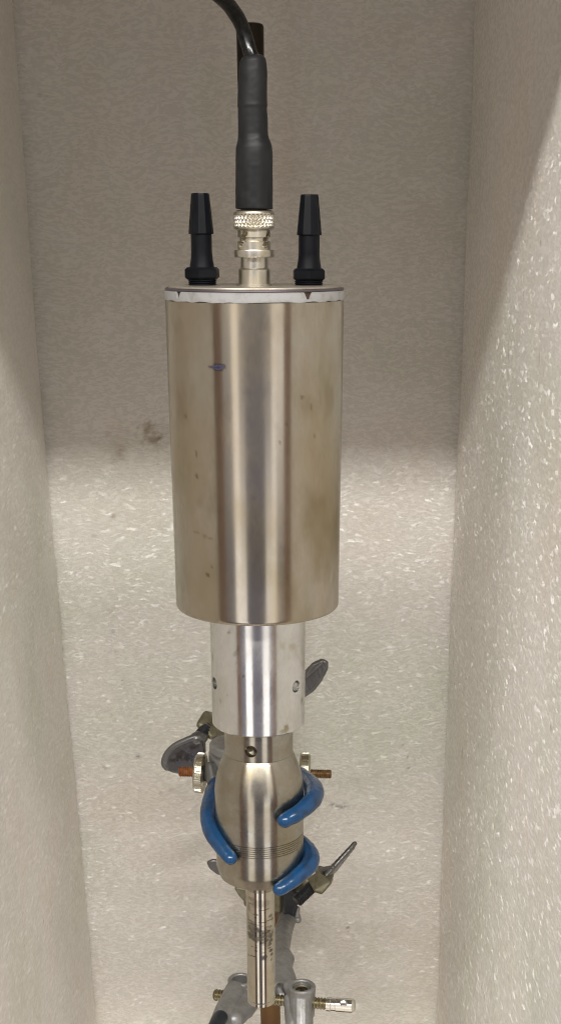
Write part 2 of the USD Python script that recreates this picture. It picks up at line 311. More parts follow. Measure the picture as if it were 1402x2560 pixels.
blotches = []
for px, row, sx, sz, k in [(268, 1085, 9, 9, .35), (372, 1078, 22, 24, .6), (385, 1098, 28, 10, .7), (365, 1070, 11, 16, .6), (400, 1092, 12, 9, .6), (385, 1085, 55, 40, .30), (300, 1130, 30, 50, .22), (345, 1065, 6, 10, .35), (300, 1135, 14, 26, .5), (280, 1155, 5, 6, .35), (395, 1160, 14, 5, .3),
                           (283, 1292, 9, 6, .6), (235, 1342, 10, 3, .55), (405, 1320, 14, 20, .16), (278, 1530, 16, 22, .30), (284, 1580, 6, 10, .4), (288, 1630, 9, 9, .2),
                           (190, 1716, 3, 3, .8), (307, 1702, 3, 3, .8), (345, 1892, 8, 6, .7), (262, 1920, 9, 5, .3), (280, 1790, 4, 4, .6), (430, 1975, 10, 6, .5), (400, 1985, 7, 6, .4), (285, 2050, 4, 5, .5),
                           (270, 2240, 4, 4, .6), (300, 2120, 14, 14, .2), (300, 2305, 8, 8, .25), (845, 2018, 20, 8, .65), (830, 2012, 7, 5, .6), (862, 2010, 10, 4, .5), (870, 2320, 4, 4, .7),
                           (955, 1782, 4, 3, .8), (890, 1722, 3, 3, .7), (1015, 1878, 3, 4, .8), (1018, 1893, 3, 5, .8), (1020, 1920, 3, 3, .7), (1005, 1862, 3, 3, .5), (870, 2330, 5, 4, .5), (872, 2060, 10, 5, .3), (485, 2185, 9, 5, .35),
                           (100, 235, 10, 7, .35), (115, 243, 6, 8, .35), (130, 60, 8, 4, .2), (160, 145, 12, 6, .12)]:
    s = ppm(row, YB)
    col = (0.36, 0.28, 0.19) if row < 1350 else (0.22, 0.22, 0.21)
    if sx > 12 and sz > 12: col = (0.52, 0.46, 0.36)
    blotches.append((P(px, row, YB), (sx / s, 0.02, sz / s), col, k))
def ivory(v):
    a = fb(v * 14, 4, 3)[:, None]; b = fb(v * 9 + 5, 3, 9)[:, None]
    return 1 - np.clip(a - 0.5, 0, 1) * np.array([0.10, 0.14, 0.22]) - np.clip(b - 0.52, 0, 1) * np.array([0.22, 0.12, 0.20])
obj('back_wall', panel(lambda x, z: np.stack([x, YB + dent(x, z, 14, 0.0016, 2), z], -1), -0.150, 0.135, ZB, ZT + 0.02, 260, 620, (0, 0.03, 0)), 'foam_back', smooth=True,
    tint=near_tint(blotches, 0.8, 1.0, 420, ivory), kind='structure', label='beige foam back wall of the box with brown smudges and black specks', cat='wall')
sp_l = []
for i in range(16): sp_l.append((np.array([-.13, rng.uniform(0, .26), rng.uniform(.05, .5)]), (0.02, .0008, .0006), (.45, .43, .40), .6))
obj('left_wall', panel(lambda y, z: np.stack([xl(z) + dent(y, z, 16, 0.0018, 4) - roundoff(y), y, z], -1), YF, YB - 0.0015, ZB, ZT + 0.02, 260, 360, (-0.03, 0, 0)), 'foam_left', smooth=True,
    tint=near_tint(sp_l, 0.5, 0.7, 700, ivory), kind='structure', label='smoother foam panel forming the left side of the box', cat='wall')
sp_r = [(P(1152, 1884, 0.19) + 0 * 1.0, (0.02, 0.0010, 0.0028), (.12, .12, .13), .9), (P(1174, 776, .235), (0.02, .001, .0014), (.3, .28, .25), .8), (P(1130, 1655, .24), (.02, .001, .001), (.2, .19, .18), .8)]
for i in range(60): sp_r.append((np.array([.11, rng.uniform(-.05, .25), rng.uniform(.03, .52)]), (0.02, *rng.uniform(.0007, .0016, 2)), (.40, .35, .28), .8))
obj('right_wall', panel(lambda y, z: np.stack([xr(z) + dent(y, z, 16, 0.0018, 6) + roundoff(y), y, z], -1), YF, YB - 0.0015, ZB, ZT + 0.02, 260, 360, (0.03, 0, 0)), 'foam_side', smooth=True,
    tint=near_tint(sp_r, 0.5, 0.8, 700, ivory), kind='structure', label='glittering cream foam panel forming the right side of the box', cat='wall')
obj('ceiling', panel(lambda x, y: np.stack([x, y, ZT + dent(x, y, 16, 0.0015, 8)], -1), -0.150, 0.135, YF, YB + 0.01, 60, 80, (0, 0, 0.03)), 'foam_plain', smooth=True, tint=ivory, kind='structure', label='foam panel under the roof of the box', cat='ceiling')
obj('floor', panel(lambda x, y: np.stack([x, y, 0 + dent(x, y, 16, 0.0015, 10)], -1), -0.150, 0.135, YF, YB + 0.01, 60, 80, (0, 0, -0.03)), 'foam_plain', smooth=True, tint=ivory, kind='structure', label='foam panel on the bottom of the box', cat='floor')
def beam(a, b):
    m = trimesh.creation.box(np.array(b) - np.array(a)); m.apply_translation((np.array(a) + np.array(b)) / 2); return m
t = thing('front_frame', 'red-brown wooden frame around the open front of the box', 'frame', (0, -0.135, 0), kind='structure')
obj('post', beam((-0.170, -0.155, -0.04), (-0.1225, -0.1165, ZT + 0.04)), 'plywood', t); obj('post', beam((0.1085, -0.155, -0.04), (0.160, -0.1165, ZT + 0.04)), 'plywood', t)
obj('rail', beam((-0.120, -0.155, ZT + 0.002), (0.106, -0.1165, ZT + 0.04)), 'plywood', t); obj('rail', beam((-0.120, -0.155, -0.04), (0.106, -0.1165, -0.002)), 'plywood', t)

# ================================================================== THE ULTRASONIC PROCESSOR (about x = y = 0)
RH = 0.03175
z_top, z_ring, z_body = zrow(717), zrow(724), zrow(746)
z_bot = zrow(1514)
dev = thing('ultrasonic_processor', 'steel ultrasonic transducer with its stepped horn hanging point down in the blue clamp', 'ultrasonic processor', (0, 0, zrow(2500, 0)))
ring_marks = [(on_turn(545, 917, RH), (.0029, .004, .0012), (.02, .03, .15), .95), (on_turn(535, 917, RH), (.0022, .004, .0007), (.03, .04, .19), .85)]
for px, row, sx, sz, c in [(484, 958, .0005, .0007, (1, 1, .95)), (755, 993, .0009, .0006, (.45, .40, .32)), (778, 1018, .0004, .0012, (.5, .44, .34)), (490, 1135, .0004, .0016, (.5, .45, .36)), (491, 1190, .0005, .0013, (.35, .31, .25)),
                           (519, 1437, .0008, .0009, (.40, .35, .27)), (525, 1347, .0014, .0004, (.66, .58, .48)), (512, 1341, .0009, .0007, (.7, .62, .52)), (530, 1418, .0006, .0008, (.55, .5, .42)), (464, 1040, .0006, .0008, (.55, .5, .42)),
                           (455, 1258, .0006, .0009, (1, 1, .97)), (490, 1330, .0016, .0006, (.78, .68, .58)), (626, 970, .0004, .0005, (1, 1, 1)), (655, 1130, .0003, .0007, (1, 1, 1)), (633, 1530, .0003, .0009, (1, 1, 1)), (734, 1545, .0003, .0009, (1, 1, 1)),
                           (718, 1060, .0005, .0006, (.6, .55, .46)), (700, 1105, .0004, .0009, (.6, .55, .46)), (785, 1090, .0004, .0008, (.6, .55, .46)), (632, 1245, .0011, .0012, (.86, .84, .82))]:
    ring_marks.append((on_turn(px, row, RH), (sx, .003, sz), c, .8))
def tarnish(v):
    """Yellow-brown tarnish in soft patches, heavier on the right and towards the foot."""
    a = np.clip(fb(v * np.array([55, 55, 32]), 4, 21) - 0.44, 0, 1)[:, None]
    w = (0.35 + 0.65 * np.clip((v[:, :1] + 0.005) / 0.03, 0, 1)) * (0.5 + 0.8 * np.clip((z_body - v[:, 2:]) / 0.11, 0, 1))
    d = np.clip(fb(v * np.array([120, 120, 60]), 4, 33) - 0.60, 0, 1)[:, None]
    return 1 - a * w * np.array([1.1, 1.25, 1.75]) - d * np.array([.9, 1.0, 1.2])
fil = 0.0018
prof = [(0, z_body), (RH - .0004, z_body), (RH, z_body - .0004), (RH, z_bot + fil)] + [(RH - fil + fil * math.cos(a), z_bot + fil - fil * math.sin(a)) for a in np.linspace(0.15, PI / 2, 8)] + [(0, z_bot)]
obj('housing', lathe(prof, 240, step=0.0007), 'housing_steel', dev, tint=near_tint(ring_marks, 0.35, 0.35, 900, tarnish), label='steel cylinder with a blue ink dash')
# lid, its white edge band with two brown-stained notches
lid = obj('lid', lathe([(0, z_ring), (RH - .0002, z_ring), (RH, z_ring + .0003), (RH - .0001, z_top - .0002), (RH - .0006, z_top), (0, z_top)], 160), 'dark_rim', dev)
obj('lid_face', lathe([(0, z_top + .00002), (RH - .0012, z_top + .00002), (RH - .0013, z_top + .0005), (0, z_top + .0005)], 128), 'lid_grey', lid)
rb = RH + .00025
band = to_man(lathe([(RH - .002, z_body), (rb, z_body), (rb + .0001, z_body + .0004), (rb, z_ring - .0003), (rb - .0005, z_ring), (RH - .002, z_ring), (RH - .002, z_body)], 200, step=.001).apply_scale(S))
notches = []
for px, w in ((446, .0040), (770, .0046)):
    c = on_turn(px, 731, RH); u = np.array([c[0], c[1], 0]) / RH; tgt = np.array([-u[1], u[0], 0])
    for sgn in (1,):
        pts = [(-w / 2, .0012), (w / 2, .0012), (w * .16, -.0022), (-w * .16, -.0022)]
        q = [np.array([u[0] * rr, u[1] * rr, z_ring]) + tgt * a + np.array([0, 0, b]) for a, b in pts for rr in (RH - .0012, RH + .004)]
        band -= Manifold.hull_points(np.array(q) * S)
    q = [np.array([u[0] * rr, u[1] * rr, z_ring]) + tgt * a + np.array([0, 0, b]) for a, b in [(-w / 2 - .0004, -.0003), (w / 2 + .0004, -.0003), (w * .22, -.0026), (-w * .22, -.0026)] for rr in (RH - .004, RH - .0006)]
    notches.append(solid(Manifold.hull_points(np.array(q) * S)))
band = solid(band); low = band.vertices[:, 2] < z_body + .0006
band.vertices[low, 2] -= np.clip(fb(band.vertices[low] * 260, 3, 2) - .42, 0, 1) * .0016
bd = obj('edge_band', band, 'white_band', dev, label='white band around the lid edge with notches')
for m in notches: obj('notch', m, 'brown_glue', bd)
# hose fittings
def fitting(px0, px_base, dz, turn, hexw):
    s = ppm(700); x = XC + (px_base - CX) / s; y = 0.004
    o = lambda row: zrow(row + dz, y)
    p = free(dev + '/hose_fitting')
    r = lambda hw: hw / s
    c = (x, y)
    barb_pr = [(0, o(584)), (r(30.5), o(584)), (r(31.5), o(582)), (r(22.5), o(486)), (r(21), o(482)), (r(13), o(482)), (r(12.5), o(500)), (0, o(500))]
    b = lathe(barb_pr, 10, frame=frame_to((x, y, 0), (0, 0, 1)) @ trimesh.transformations.rotation_matrix(turn, (0, 0, 1)))
    LOC[p] = LOC[dev]; taken[dev + '/hose_fitting'] -= 1
    root = obj('hose_fitting', lathe([(0, o(668)), (r(31), o(668)), (r(30), o(662)), (r(27.5), o(646)), (r(26.3), o(630)), (r(26.3), o(583)), (0, o(583))], 48, c), 'black_nylon', dev)
    obj('barb', b, 'black_nylon', root, smooth=18)
    hx = lathe([(0, o(698)), (r(hexw * .86), o(698)), (r(hexw), o(692)), (r(hexw), o(673)), (r(hexw * .86), o(667)), (0, o(667))], 6, frame=frame_to((x, y, 0), (0, 0, 1)) @ trimesh.transformations.rotation_matrix(turn * .7 + .3, (0, 0, 1)))
    obj('nut', hx, 'black_nylon', root, smooth=10)
    pr = [(0, o(697))]
    for i in range(4): pr += [(r(33), o(698 + i * 4.6)), (r(36), o(699.5 + i * 4.6)), (r(36), o(701 + i * 4.6)), (r(33), o(702.5 + i * 4.6))]
    pr += [(r(33), z_top + .0004), (0, z_top + .0004)]
    obj('thread', lathe(pr, 40, c), 'black_nylon', root)
fitting(499, 504, 0, 0.15, 46); fitting(772, 772.4, 3, 0.42, 44)
# cable socket in the lid
AXC = 636
def sock(prof_px, n=96): return [(R(hw, row), zrow(row)) for hw, row in prof_px]
so = obj('cable_socket', lathe([(0, z_top + .0003)] + sock([(39.5, 717), (39.5, 673), (38, 671), (34.5, 669), (34.5, 640)]) + [(0, zrow(640))], 96), 'nickel', dev)
obj('washer', lathe([(0, z_top + .0004), (R(46, 715), z_top + .0004), (R(46, 715), z_top + .0010), (0, z_top + .0010)], 64), 'nickel', so)
# sleeve
z_s0, z_s1 = zrow(1514) - .0, zrow(1806)
RS = R(117, 1700)
sl = to_man(lathe([(0, z_s1), (RS - .0006, z_s1), (RS, z_s1 + .0006), (RS, z_s0 + .0005), (0, z_s0 + .0005)], 200, step=.0008).apply_scale(S))
holes = []
for px, row in ((740, 1717), (536, 1709)):
    c = on_turn(px, row, RS); u = np.array([c[0], c[1], 0]) / RS; holes.append((c, u))
u3 = -(holes[0][1] + holes[1][1]); u3 /= np.linalg.norm(u3); holes.append((np.array([u3[0] * RS, u3[1] * RS, holes[0][0][2]]), u3))
for c, u in holes:
    sl -= cyl(c + u * .003, c - u * .004, .0024, n=40); sl -= cyl(c - u * .0039, c - u * .0058, .0024, .0001, n=40)
sm = [(on_turn(px, row, RS), (sx, .003, sz), c, .85) for px, row, sx, sz, c in [(572, 1582, .0006, .0009, (.42, .40, .34)), (588, 1635, .0011, .0012, (.68, .68, .66)), (609, 1690, .0004, .0005, (.12, .11, .10)), (531, 1645, .0003, .0020, (.35, .34, .30)),
        (551, 1752, .0006, .0010, (.66, .65, .61)), (716, 1822, .0012, .0022, (.48, .45, .30)), (708, 1828, .0018, .0008, (.60, .56, .38)), (754, 1752, .0005, .0015, (.45, .45, .42)), (730, 1620, .0018, .0016, (.80, .74, .64)), (706, 1615, .0012, .0018, (.82, .77, .68)),
        (596, 1625, .0007, .0018, (.72, .71, .68)), (568, 1740, .0005, .0006, (.7, .7, .66)), (758, 1660, .0004, .0016, (.6, .58, .52))]]
def dull(v): return 1 - np.clip(fb(v * np.array([140, 140, 70]), 4, 5) - 0.52, 0, 1)[:, None] * np.array([.5, .52, .62])
obj('coupling_sleeve', solid(sl), 'turned_aluminium', dev, tint=near_tint(sm, 0.4, 0.5, 1200, dull), label='bright aluminium sleeve with drilled spanner holes')
# horn
RN, RW = R(85.7, 1860), R(110.3, 2030)
z_n = zrow(1879)
z_c = zrow(2020, -RW); g0, g1 = zrow(2120, -RW), zrow(2151, -RW); zc1 = zrow(2206, -RW); zc2 = zrow(2229, -RW + .0012)
pr = [(0, z_s1 + .001), (RN, z_s1 + .001), (RN, z_n + .0003), (RN - .0002, z_n), (RN + .0002, z_n - .0006)]
for k in np.linspace(0.05, 1, 22):
    e = 1 - (1 - k) ** 1.8; pr.append((RN + (RW - RN) * e, z_n + (z_c - z_n) * k))
pr += [(RW, zrow(2082, -RW)), (RW - .00004, zrow(2083, -RW)), (RW - .00004, zrow(2085, -RW)), (RW, zrow(2086, -RW)), (RW, g0)]
ng = 6
for i in range(ng):
    a = g0 + (g1 - g0) * i / ng; h = (g1 - g0) / ng
    pr += [(RW - .00036, a + h * .18), (RW - .00036, a + h * .42), (RW - .00003, a + h * .6), (RW - .00003, a + h * .98)]
pr += [(RW, g1), (RW, zc1), (RW - .0013, zc2 + .0003), (RW - .0017, zc2), (.0105, zc2)]
for a in np.linspace(0.1, PI / 2, 9): pr.append((.0105 - .0042 * math.sin(a), zc2 - .0058 * (1 - math.cos(a))))
pr += [(.0063, zc2 - .007), (0, zc2 - .007)]
hm = to_man(lathe(pr, 220, step=.0008).apply_scale(S))
hc = on_turn(627, 1880, RN); hu = np.array([hc[0], hc[1], 0]) / RN
hm -= cyl(hc + hu * .003, hc - hu * .0035, .0025, n=48); hm -= cyl(hc - hu * .0034, hc - hu * .0056, .0025, .0001, n=48)
horn_m = [(on_turn(600, 2030, RW), (.004, .005, .0012), (.8, .75, .66), .5)]
horn = obj('horn', solid(hm), 'horn_steel', dev, smooth=28, tint=near_tint(horn_m, 0.8, 0.6, 500, lambda v: 1 - np.clip(fb(v * np.array([90, 90, 130]), 4, 8) - .5, 0, 1)[:, None] * np.array([.5, .6, .9])),
           label='bell-shaped steel horn with a drilled hole and a grooved band')
# probe
RP = 0.0062
zp0, zp1, zt = zc2 - .0068, zrow(2511, -RP), zrow(2523, -RP)
pm = []
for px, row, a, b, k in [(639, 2288, 6, 2.2, .9), (626, 2303, 8, 1.5, .5), (623, 2322, 5, 6, .5), (625, 2338, 9, 7, .75), (641, 2326, 8, 5.5, .95), (640, 2340, 26, 16, .55), (630, 2318, 14, 14, .5), (668, 2345, 16, 26, .4), (650, 2262, 30, 10, .3), (655, 2333, 7, 4, .7), (629, 2345, 12, 7, .65), (645, 2350, 12, 6, .55), (657, 2344, 6, 3, .6),
                         (658, 2308, 10, 1.3, .8), (672, 2302, 6, 1.3, .8), (676, 2291, 5, 5, .6), (680, 2298, 4, 4, .5), (660, 2277, 8, 1, .8), (669, 2274, 5, 1, .8), (662, 2283, 1.5, 2, .8), (671, 2329, 4.5, 3.5, .95), (677, 2340, 5, 7, .8), (668, 2353, 2.5, 2, .9),
                         (677, 2353, 4.5, 4, .95), (675, 2361, 4.5, 4, .85), (674, 2371, 3.5, 2, .8), (677, 2377, 4.5, 4, .95), (679, 2387, 3, 4, .9), (678, 2400, 3, 4, .5), (660, 2396, 7, 6, 1.), (659, 2384, 4, 1.5, .7), (632, 2392, 6, 1.6, .85), (622, 2389, 6, 1.3, .5),
                         (641, 2366, 3.5, 1.3, .7), (641, 2371, 3, 1.3, .7), (640, 2379, 3, 2, .7), (630, 2368, 2.5, 1, .8), (656, 2317, 4, 1, .5), (673, 2317, 6, .8, .7), (627, 2248, 10, 4, .4), (622, 2270, 4, 10, .3), (625, 2260, 8, 2, .4), (624, 2508, 3, 4, .8), (636, 2313, 3, 2, .8),
                         (676, 2318, 4, 3, .5), (681, 2330, 2.5, 5, .5), (660, 2355, 4, 3, .5), (655, 2360, 5, 3, .55), (638, 2296, 3, 1.4, .8), (634, 2312, 8, 1.2, .6), (683, 2420, 2, 14, .25), (612 + 9, 2300, 3, 16, .3), (650, 2292, 2, 22, .25)]:
    s = ppm(row); pm.append((on_turn(px, row, RP), (1.4 * a / s, .0028, 1.4 * b / s), (.055, .045, .042), k * .95))
pb = obj('probe', lathe([(0, zp1), (RP, zp1), (RP, zp0), (0, zp0)], 180, step=.0003), 'probe_steel', dev, tint=near_tint(pm, 0.45, 0.45, 1500), label='polished steel probe rod with dark burnt specks')
obj('tip', lathe([(0, zt), (RP - .0005, zt), (RP, zt + .0004), (RP, zp1 - .0006), (RP - .0004, zp1 - .0002), (RP - .0004, zp1), (0, zp1)], 96, step=.0006), 'probe_steel', pb, tint=lambda v: np.ones((len(v), 3)))

# ================================================================== CABLE WITH ITS PLUG
cb = thing('coaxial_cable', 'black cable curving out of the top with a knurled metal plug in the transducer lid', 'cable', (0, 0, zrow(640)))
path = [P(640, 175, 0), P(632, 150, 0), P(624, 126, .0002), P(614, 92, .0016), P(600, 54, .0042), P(582, 24, .0075), P(562, 0, .0110), P(532, -24, .0150), P(495, -45, .019), P(450, -62, .023), P(390, -80, .027), P(330, -95, .030)]
obj('cable_jacket', tube(spline(path), .00238, 28, wob=.0002), 'black_cable', cb)
shr = [(20, 137, 630), (28, 141, 631), (33, 150, 632.5), (35.5, 175, 632), (36.0, 205, 632), (37.0, 235, 631), (37.4, 258, 631), (37.9, 263, 631), (36.8, 270, 631), (37.2, 300, 632), (37.6, 335, 632.5), (39, 346, 633), (43, 358, 634), (45.4, 367, 634.7), (46, 380, 635), (46.4, 440, 635), (46.4, 500, 635), (46.2, 519, 635), (45, 523, 635), (30, 523.5, 635)]
rows = np.array([q[1] for q in shr], float); rr_ = np.linspace(137, 523.5, 150)
cx_ = np.interp(rr_, rows, [q[2] for q in shr]); hw_ = np.interp(rr_, rows, [q[0] for q in shr]); cx_ = np.convolve(np.pad(cx_, 4, 'edge'), np.ones(9) / 9, 'valid')
pts = np.array([P(c, r, 0) for c, r in zip(cx_, rr_)]); rad = np.array([R(h, r) for h, r in zip(hw_, rr_)])
obj('shrink_sleeve', tube(pts, rad, 56, False, False, wob=.0003), 'shrink_tube', cb, smooth=50, label='charcoal shrink sleeve in three steps')
plug = obj('plug', None or lathe(sock([(0, 576), (41, 576), (41, 591), (36, 592), (36, 601), (41, 603), (41, 622), (49.5, 624), (50, 626), (50, 640), (49, 642.5), (34.8, 643), (0, 643)]), 120), 'nickel', cb) if False else None
body = to_man(lathe(sock([(0, 574), (41, 574), (41.3, 592), (36, 593), (36, 601), (41.3, 603), (41.3, 623), (49.4, 624), (50.2, 627), (50.2, 640), (49, 642.5), (0, 642.5)]), 120).apply_scale(S))
for a in (-0.82, 3.78):                            # the two bayonet slots
    zz = [zrow(r) for r in (582, 590, 600, 612)]
    for k, z in enumerate(zz):
        b = a + 0.13 * (3 - k); d = np.array([math.cos(b), math.sin(b), 0])
        body -= cyl(d * .0030 + [0, 0, z], d * .0075 + [0, 0, z], .0011, n=18)
plug = obj('plug', solid(body), 'nickel', cb, smooth=30, label='metal bayonet plug')
zk0, zk1 = zrow(575.5), zrow(524.5); rk = R(51.5, 550)
def knurl(r, z, t):
    k = 30; zz = (z - zk0) / rk
    a = np.abs(((t * k / (2 * PI) + zz * k / (2 * PI) * .62) % 1) - .5) * 2; b = np.abs(((t * k / (2 * PI) - zz * k / (2 * PI) * .62) % 1) - .5) * 2
    inside = np.clip((z - zk0 - .0011) / .0003, 0, 1) * np.clip((zk1 - .0013 - z) / .0003, 0, 1)
    return np.where(r > rk * .985, r - .00055 * inside * (1 - np.minimum(np.clip(a * 1.5, 0, 1), np.clip(b * 1.5, 0, 1))), r)
obj('knurled_ring', lathe([(R(30, 550), zk0), (rk - .0012, zk0), (rk - .0003, zk0 + .0004), (rk, zk0 + .001), (rk, zk1 - .001), (rk - .0003, zk1 - .0004), (rk - .0012, zk1), (R(30, 550), zk1), (R(30, 550), zk0)], 640, step=.00016, rfun=knurl), 'nickel', plug, smooth=60)

# ================================================================== STAND ROD
YR = 0.200
st = thing('stand_rod', 'dark rusty steel stand rod behind the transducer and probe', 'stand', (0, YR, 0))
a, b = P(676, 2540, YR), P(624.5, 58, YR); d = (b - a) / (b - a)[2]
foot = a + d * (0.004 - a[2]); rr0 = .00635; L = np.linalg.norm(b - foot)
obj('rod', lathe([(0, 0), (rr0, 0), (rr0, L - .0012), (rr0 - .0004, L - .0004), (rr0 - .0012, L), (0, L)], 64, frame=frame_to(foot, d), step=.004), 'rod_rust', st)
obj('base', solid(hull([foot + np.array([x, y, 0.0]) for x in (-.075, .075) for y in (-.15, .03)], .004)), 'dark_cast', st)

# ================================================================== UPPER CLAMP: three blue prongs
YC = 0.052
cl = thing('prong_clamp', 'three-prong clamp with blue coated fingers gripping the horn', 'clamp', P(590, 1960, YC))
c0 = P(588, 1856, YC); rc = .0118
zb = P(588, 1962, YC)[2]
bodyc = lathe([(0, zb), (rc - .001, zb), (rc + .0006, zb + .002), (rc + .0004, c0[2] - .0052), (rc - .0012, c0[2] - .0046), (rc - .0012, c0[2] - .0040), (rc, c0[2] - .0036), (rc, c0[2] - .0008), (rc - .0008, c0[2]), (.0042, c0[2]), (.0040, c0[2] + .0012), (.0030, c0[2] + .0018), (0, c0[2] + .0019)], 72, (c0[0], c0[1]))
obj('pivot_housing', bodyc, 'cast_grey', cl)
arm = cast(hull([P(600, 1930, YC + .004), P(628, 1935, YC + .075)], [.008, .006]) + cyl(P(628, 1935, YC + .06), P(640, 1935, .185), .0055))
obj('clamp_arm', arm, 'cast_grey', cl)
lug = cast(hull([P(531, 1935, .046), P(560, 1940, .05)], [.0042, .006]) + hull([P(528, 1920, .044), P(535, 1952, .040)], [.003, .0035]), .8)
obj('lug', lug, 'dark_cast', cl, label='dark metal lug beside the knurled wheel')
lug2 = cast(hull([P(735, 1932, .046), P(680, 1936, .05)], [.0042, .006]), .8)
obj('lug', lug2, 'dark_cast', cl)
def prong(spec, label):
    spec = [(*q[:3], q[3] * .93) for q in spec]; pts = spline([P(*q[:3]) for q in spec]); r = np.interp(np.linspace(0, 1, len(pts)), np.linspace(0, 1, len(spec)), [q[3] for q in spec])
    obj('prong', tube(pts, r, 30, wob=.0006), 'blue_vinyl', cl, smooth=60, label=label)
prong([(575, 1945, .050, .0036), (546, 1958, .040, .0040), (530, 1990, .024, .0040), (521, 2040, .006, .0038), (530, 2083, -.006, .0037), (551, 2116, -.0125, .0035), (576, 2146, -.0175, .0031)], 'single blue prong curling round the left of the horn')
prong([(700, 1915, .052, .0040), (735, 1934, .040, .0044), (762, 1952, .026, .0046), (783, 1974, .010, .0046), (781, 2000, -.004, .0042), (748, 2031, -.0145, .0037), (712, 2052, -.0190, .0033)], 'upper of the two blue prongs on the right')
prong([(700, 2085, .030, .0040), (735, 2101, .018, .0042), (760, 2120, .009, .0043), (776, 2144, .000, .0042), (769, 2168, -.0075, .0040), (736, 2198, -.0145, .0036), (699, 2224, -.0190, .0032)], 'lower of the two blue prongs on the right')
# adjusting screws with knurled wheels
pA, pB = P(449, 1930, .052), P(560, 1932, .052)
ax_ = (pB - pA) / np.linalg.norm(pB - pA)
sc = obj('adjusting_screw', thread(pB, pA, .0024, .0010, .0004), 'rust_thread', cl, label='orange rusted screw end left of the horn')
w0 = P(488, 1932, .052); tiltL = np.array([1.0, -.10, -.05]); tiltL /= np.linalg.norm(tiltL)
obj('knurled_wheel', gear(w0, w0 + tiltL * .0047, .0094, 52, .0005), 'zinc_bright', sc, smooth=30)
obj('collar', lathe([(0, 0), (.0038, 0), (.0038, .0038), (0, .0038)], 32, frame=frame_to(w0 + tiltL * .0048, tiltL)), 'black_steel', sc)
pC, pD = P(826, 1936, .060), P(700, 1934, .060)
sc2 = obj('adjusting_screw', thread(pD, pC, .0022, .0010, .0004), 'brown_thread', cl, label='brown screw end right of the horn')
w1 = P(776, 1931, .060); tiltR = np.array([-1.0, .03, 0.0]); tiltR /= np.linalg.norm(tiltR)
obj('knurled_wheel', gear(w1, w1 + tiltR * .0050, .0092, 52, .0005), 'zinc_bright', sc2, smooth=30)

# ================================================================== UPPER CLAMP HOLDER
YU = 0.115
hu_ = thing('clamp_holder', 'clamp holder with a rust-stained wing screw left of the sleeve', 'clamp holder', P(620, 1850, 0.18))
blk = cast(hull([P(590, 1800, .150), P(590, 1870, .150), P(655, 1800, .165), P(655, 1870, .165), P(620, 1800, .212), P(620, 1870, .212), P(665, 1800, .205), P(665, 1870, .205)], .004))
obj('holder_block', blk, 'cast_grey', hu_)
boss = hull([P(516, 1789, YU), P(509, 1803, YU), P(502, 1813, YU - .004), P(535, 1836, YU - .006), P(528, 1841, YU - .008), P(548, 1836, YU + .012), P(536, 1796, YU + .016)], [.0022, .0026, .0022, .002, .0018, .003, .003], 16)
boss = boss + hull([P(540, 1815, YU + .012), P(600, 1840, .16)], .005)
obj('boss', cast(boss, 1.0, 6), 'olive_brass', hu_, label='olive-brown angular boss')
ta, tb = P(530, 1806, YU), P(489, 1852, YU - .014)
ws = obj('wing_screw', thread(ta, tb, .0031, .0013, .0006, tip=False), 'black_steel', hu_, label='black thread with rust-stained wing')
def blade(name, outline, Y, thick, matn, parent, rim=None, tilt=0.0, waves=0.0, label=None, tint=None):
    pts = [P(px, row, Y + tilt * (i / max(1, len(outline) - 1))) for i, (px, row) in enumerate(outline)]
    m = solid(hull(pts, thick, 14).refine_to_length(0.9)); trimesh.smoothing.filter_taubin(m, 0.5, 0.53, iterations=6)
    if waves:
        w = np.sin(m.vertices[:, 0] * 2600 + m.vertices[:, 2] * 900); m.vertices += m.vertex_normals * (w * waves)[:, None]
    o = obj(name, m, matn, parent, smooth=60, label=label, tint=tint)
    if rim: obj('rim', tube(spline([P(px, row, Y - thick * .2) for px, row in rim]), thick * 1.35, 14), 'dark_cast', o, smooth=60)
    return o
blade('wing', [(412, 1912), (420, 1884), (440, 1866), (468, 1852), (487, 1846), (503, 1852), (506, 1874), (499, 1904), (476, 1926), (455, 1931), (432, 1926), (417, 1919)], YU - .014, .0013, 'wing_cast', ws, tint=near_tint([(P(px, row, YU - .0155), (a, .01, b), c, k) for px, row, a, b, c, k in [(450, 1890, .0040, .0026, (.16, .085, .04), .9), (437, 1900, .0022, .0016, (.22, .10, .04), .9), (466, 1896, .0024, .0018, (.12, .08, .05), .8), (480, 1868, .0020, .0010, (.2, .13, .08), .7), (494, 1866, .0016, .0014, (.12, .08, .06), .7)]], .8, 1.2, 500, lambda v: np.full((len(v), 3), .8)),
      rim=[(417, 1919), (411, 1908), (418, 1886), (438, 1866), (468, 1851), (488, 1844)])
blade('wing', [(500, 1852), (506, 1856), (507, 1880), (499, 1900)], YU - .006, .0016, 'dark_cast', ws)
obj('wing_hub', solid(hull([P(492, 1848, YU - .013), P(503, 1842, YU - .009)], .0036, 18)), 'dark_cast', ws, smooth=60)
ws2 = obj('wing_screw', thread(P(700, 1775, .150), P(752, 1722, .132), .0031, .0013, .0006, tip=False), 'black_steel', hu_)
blade('wing', [(752, 1742), (750, 1700), (768, 1686), (786, 1663), (804, 1655), (813, 1658), (812, 1671), (798, 1699), (780, 1722)], .130, .0016, 'dark_cast', ws2, waves=.00008, label='grey ridged wing sticking out right of the sleeve')
blade('rib', [(766, 1690), (785, 1664), (803, 1656)], .1275, .0014, 'dark_cast', ws2)

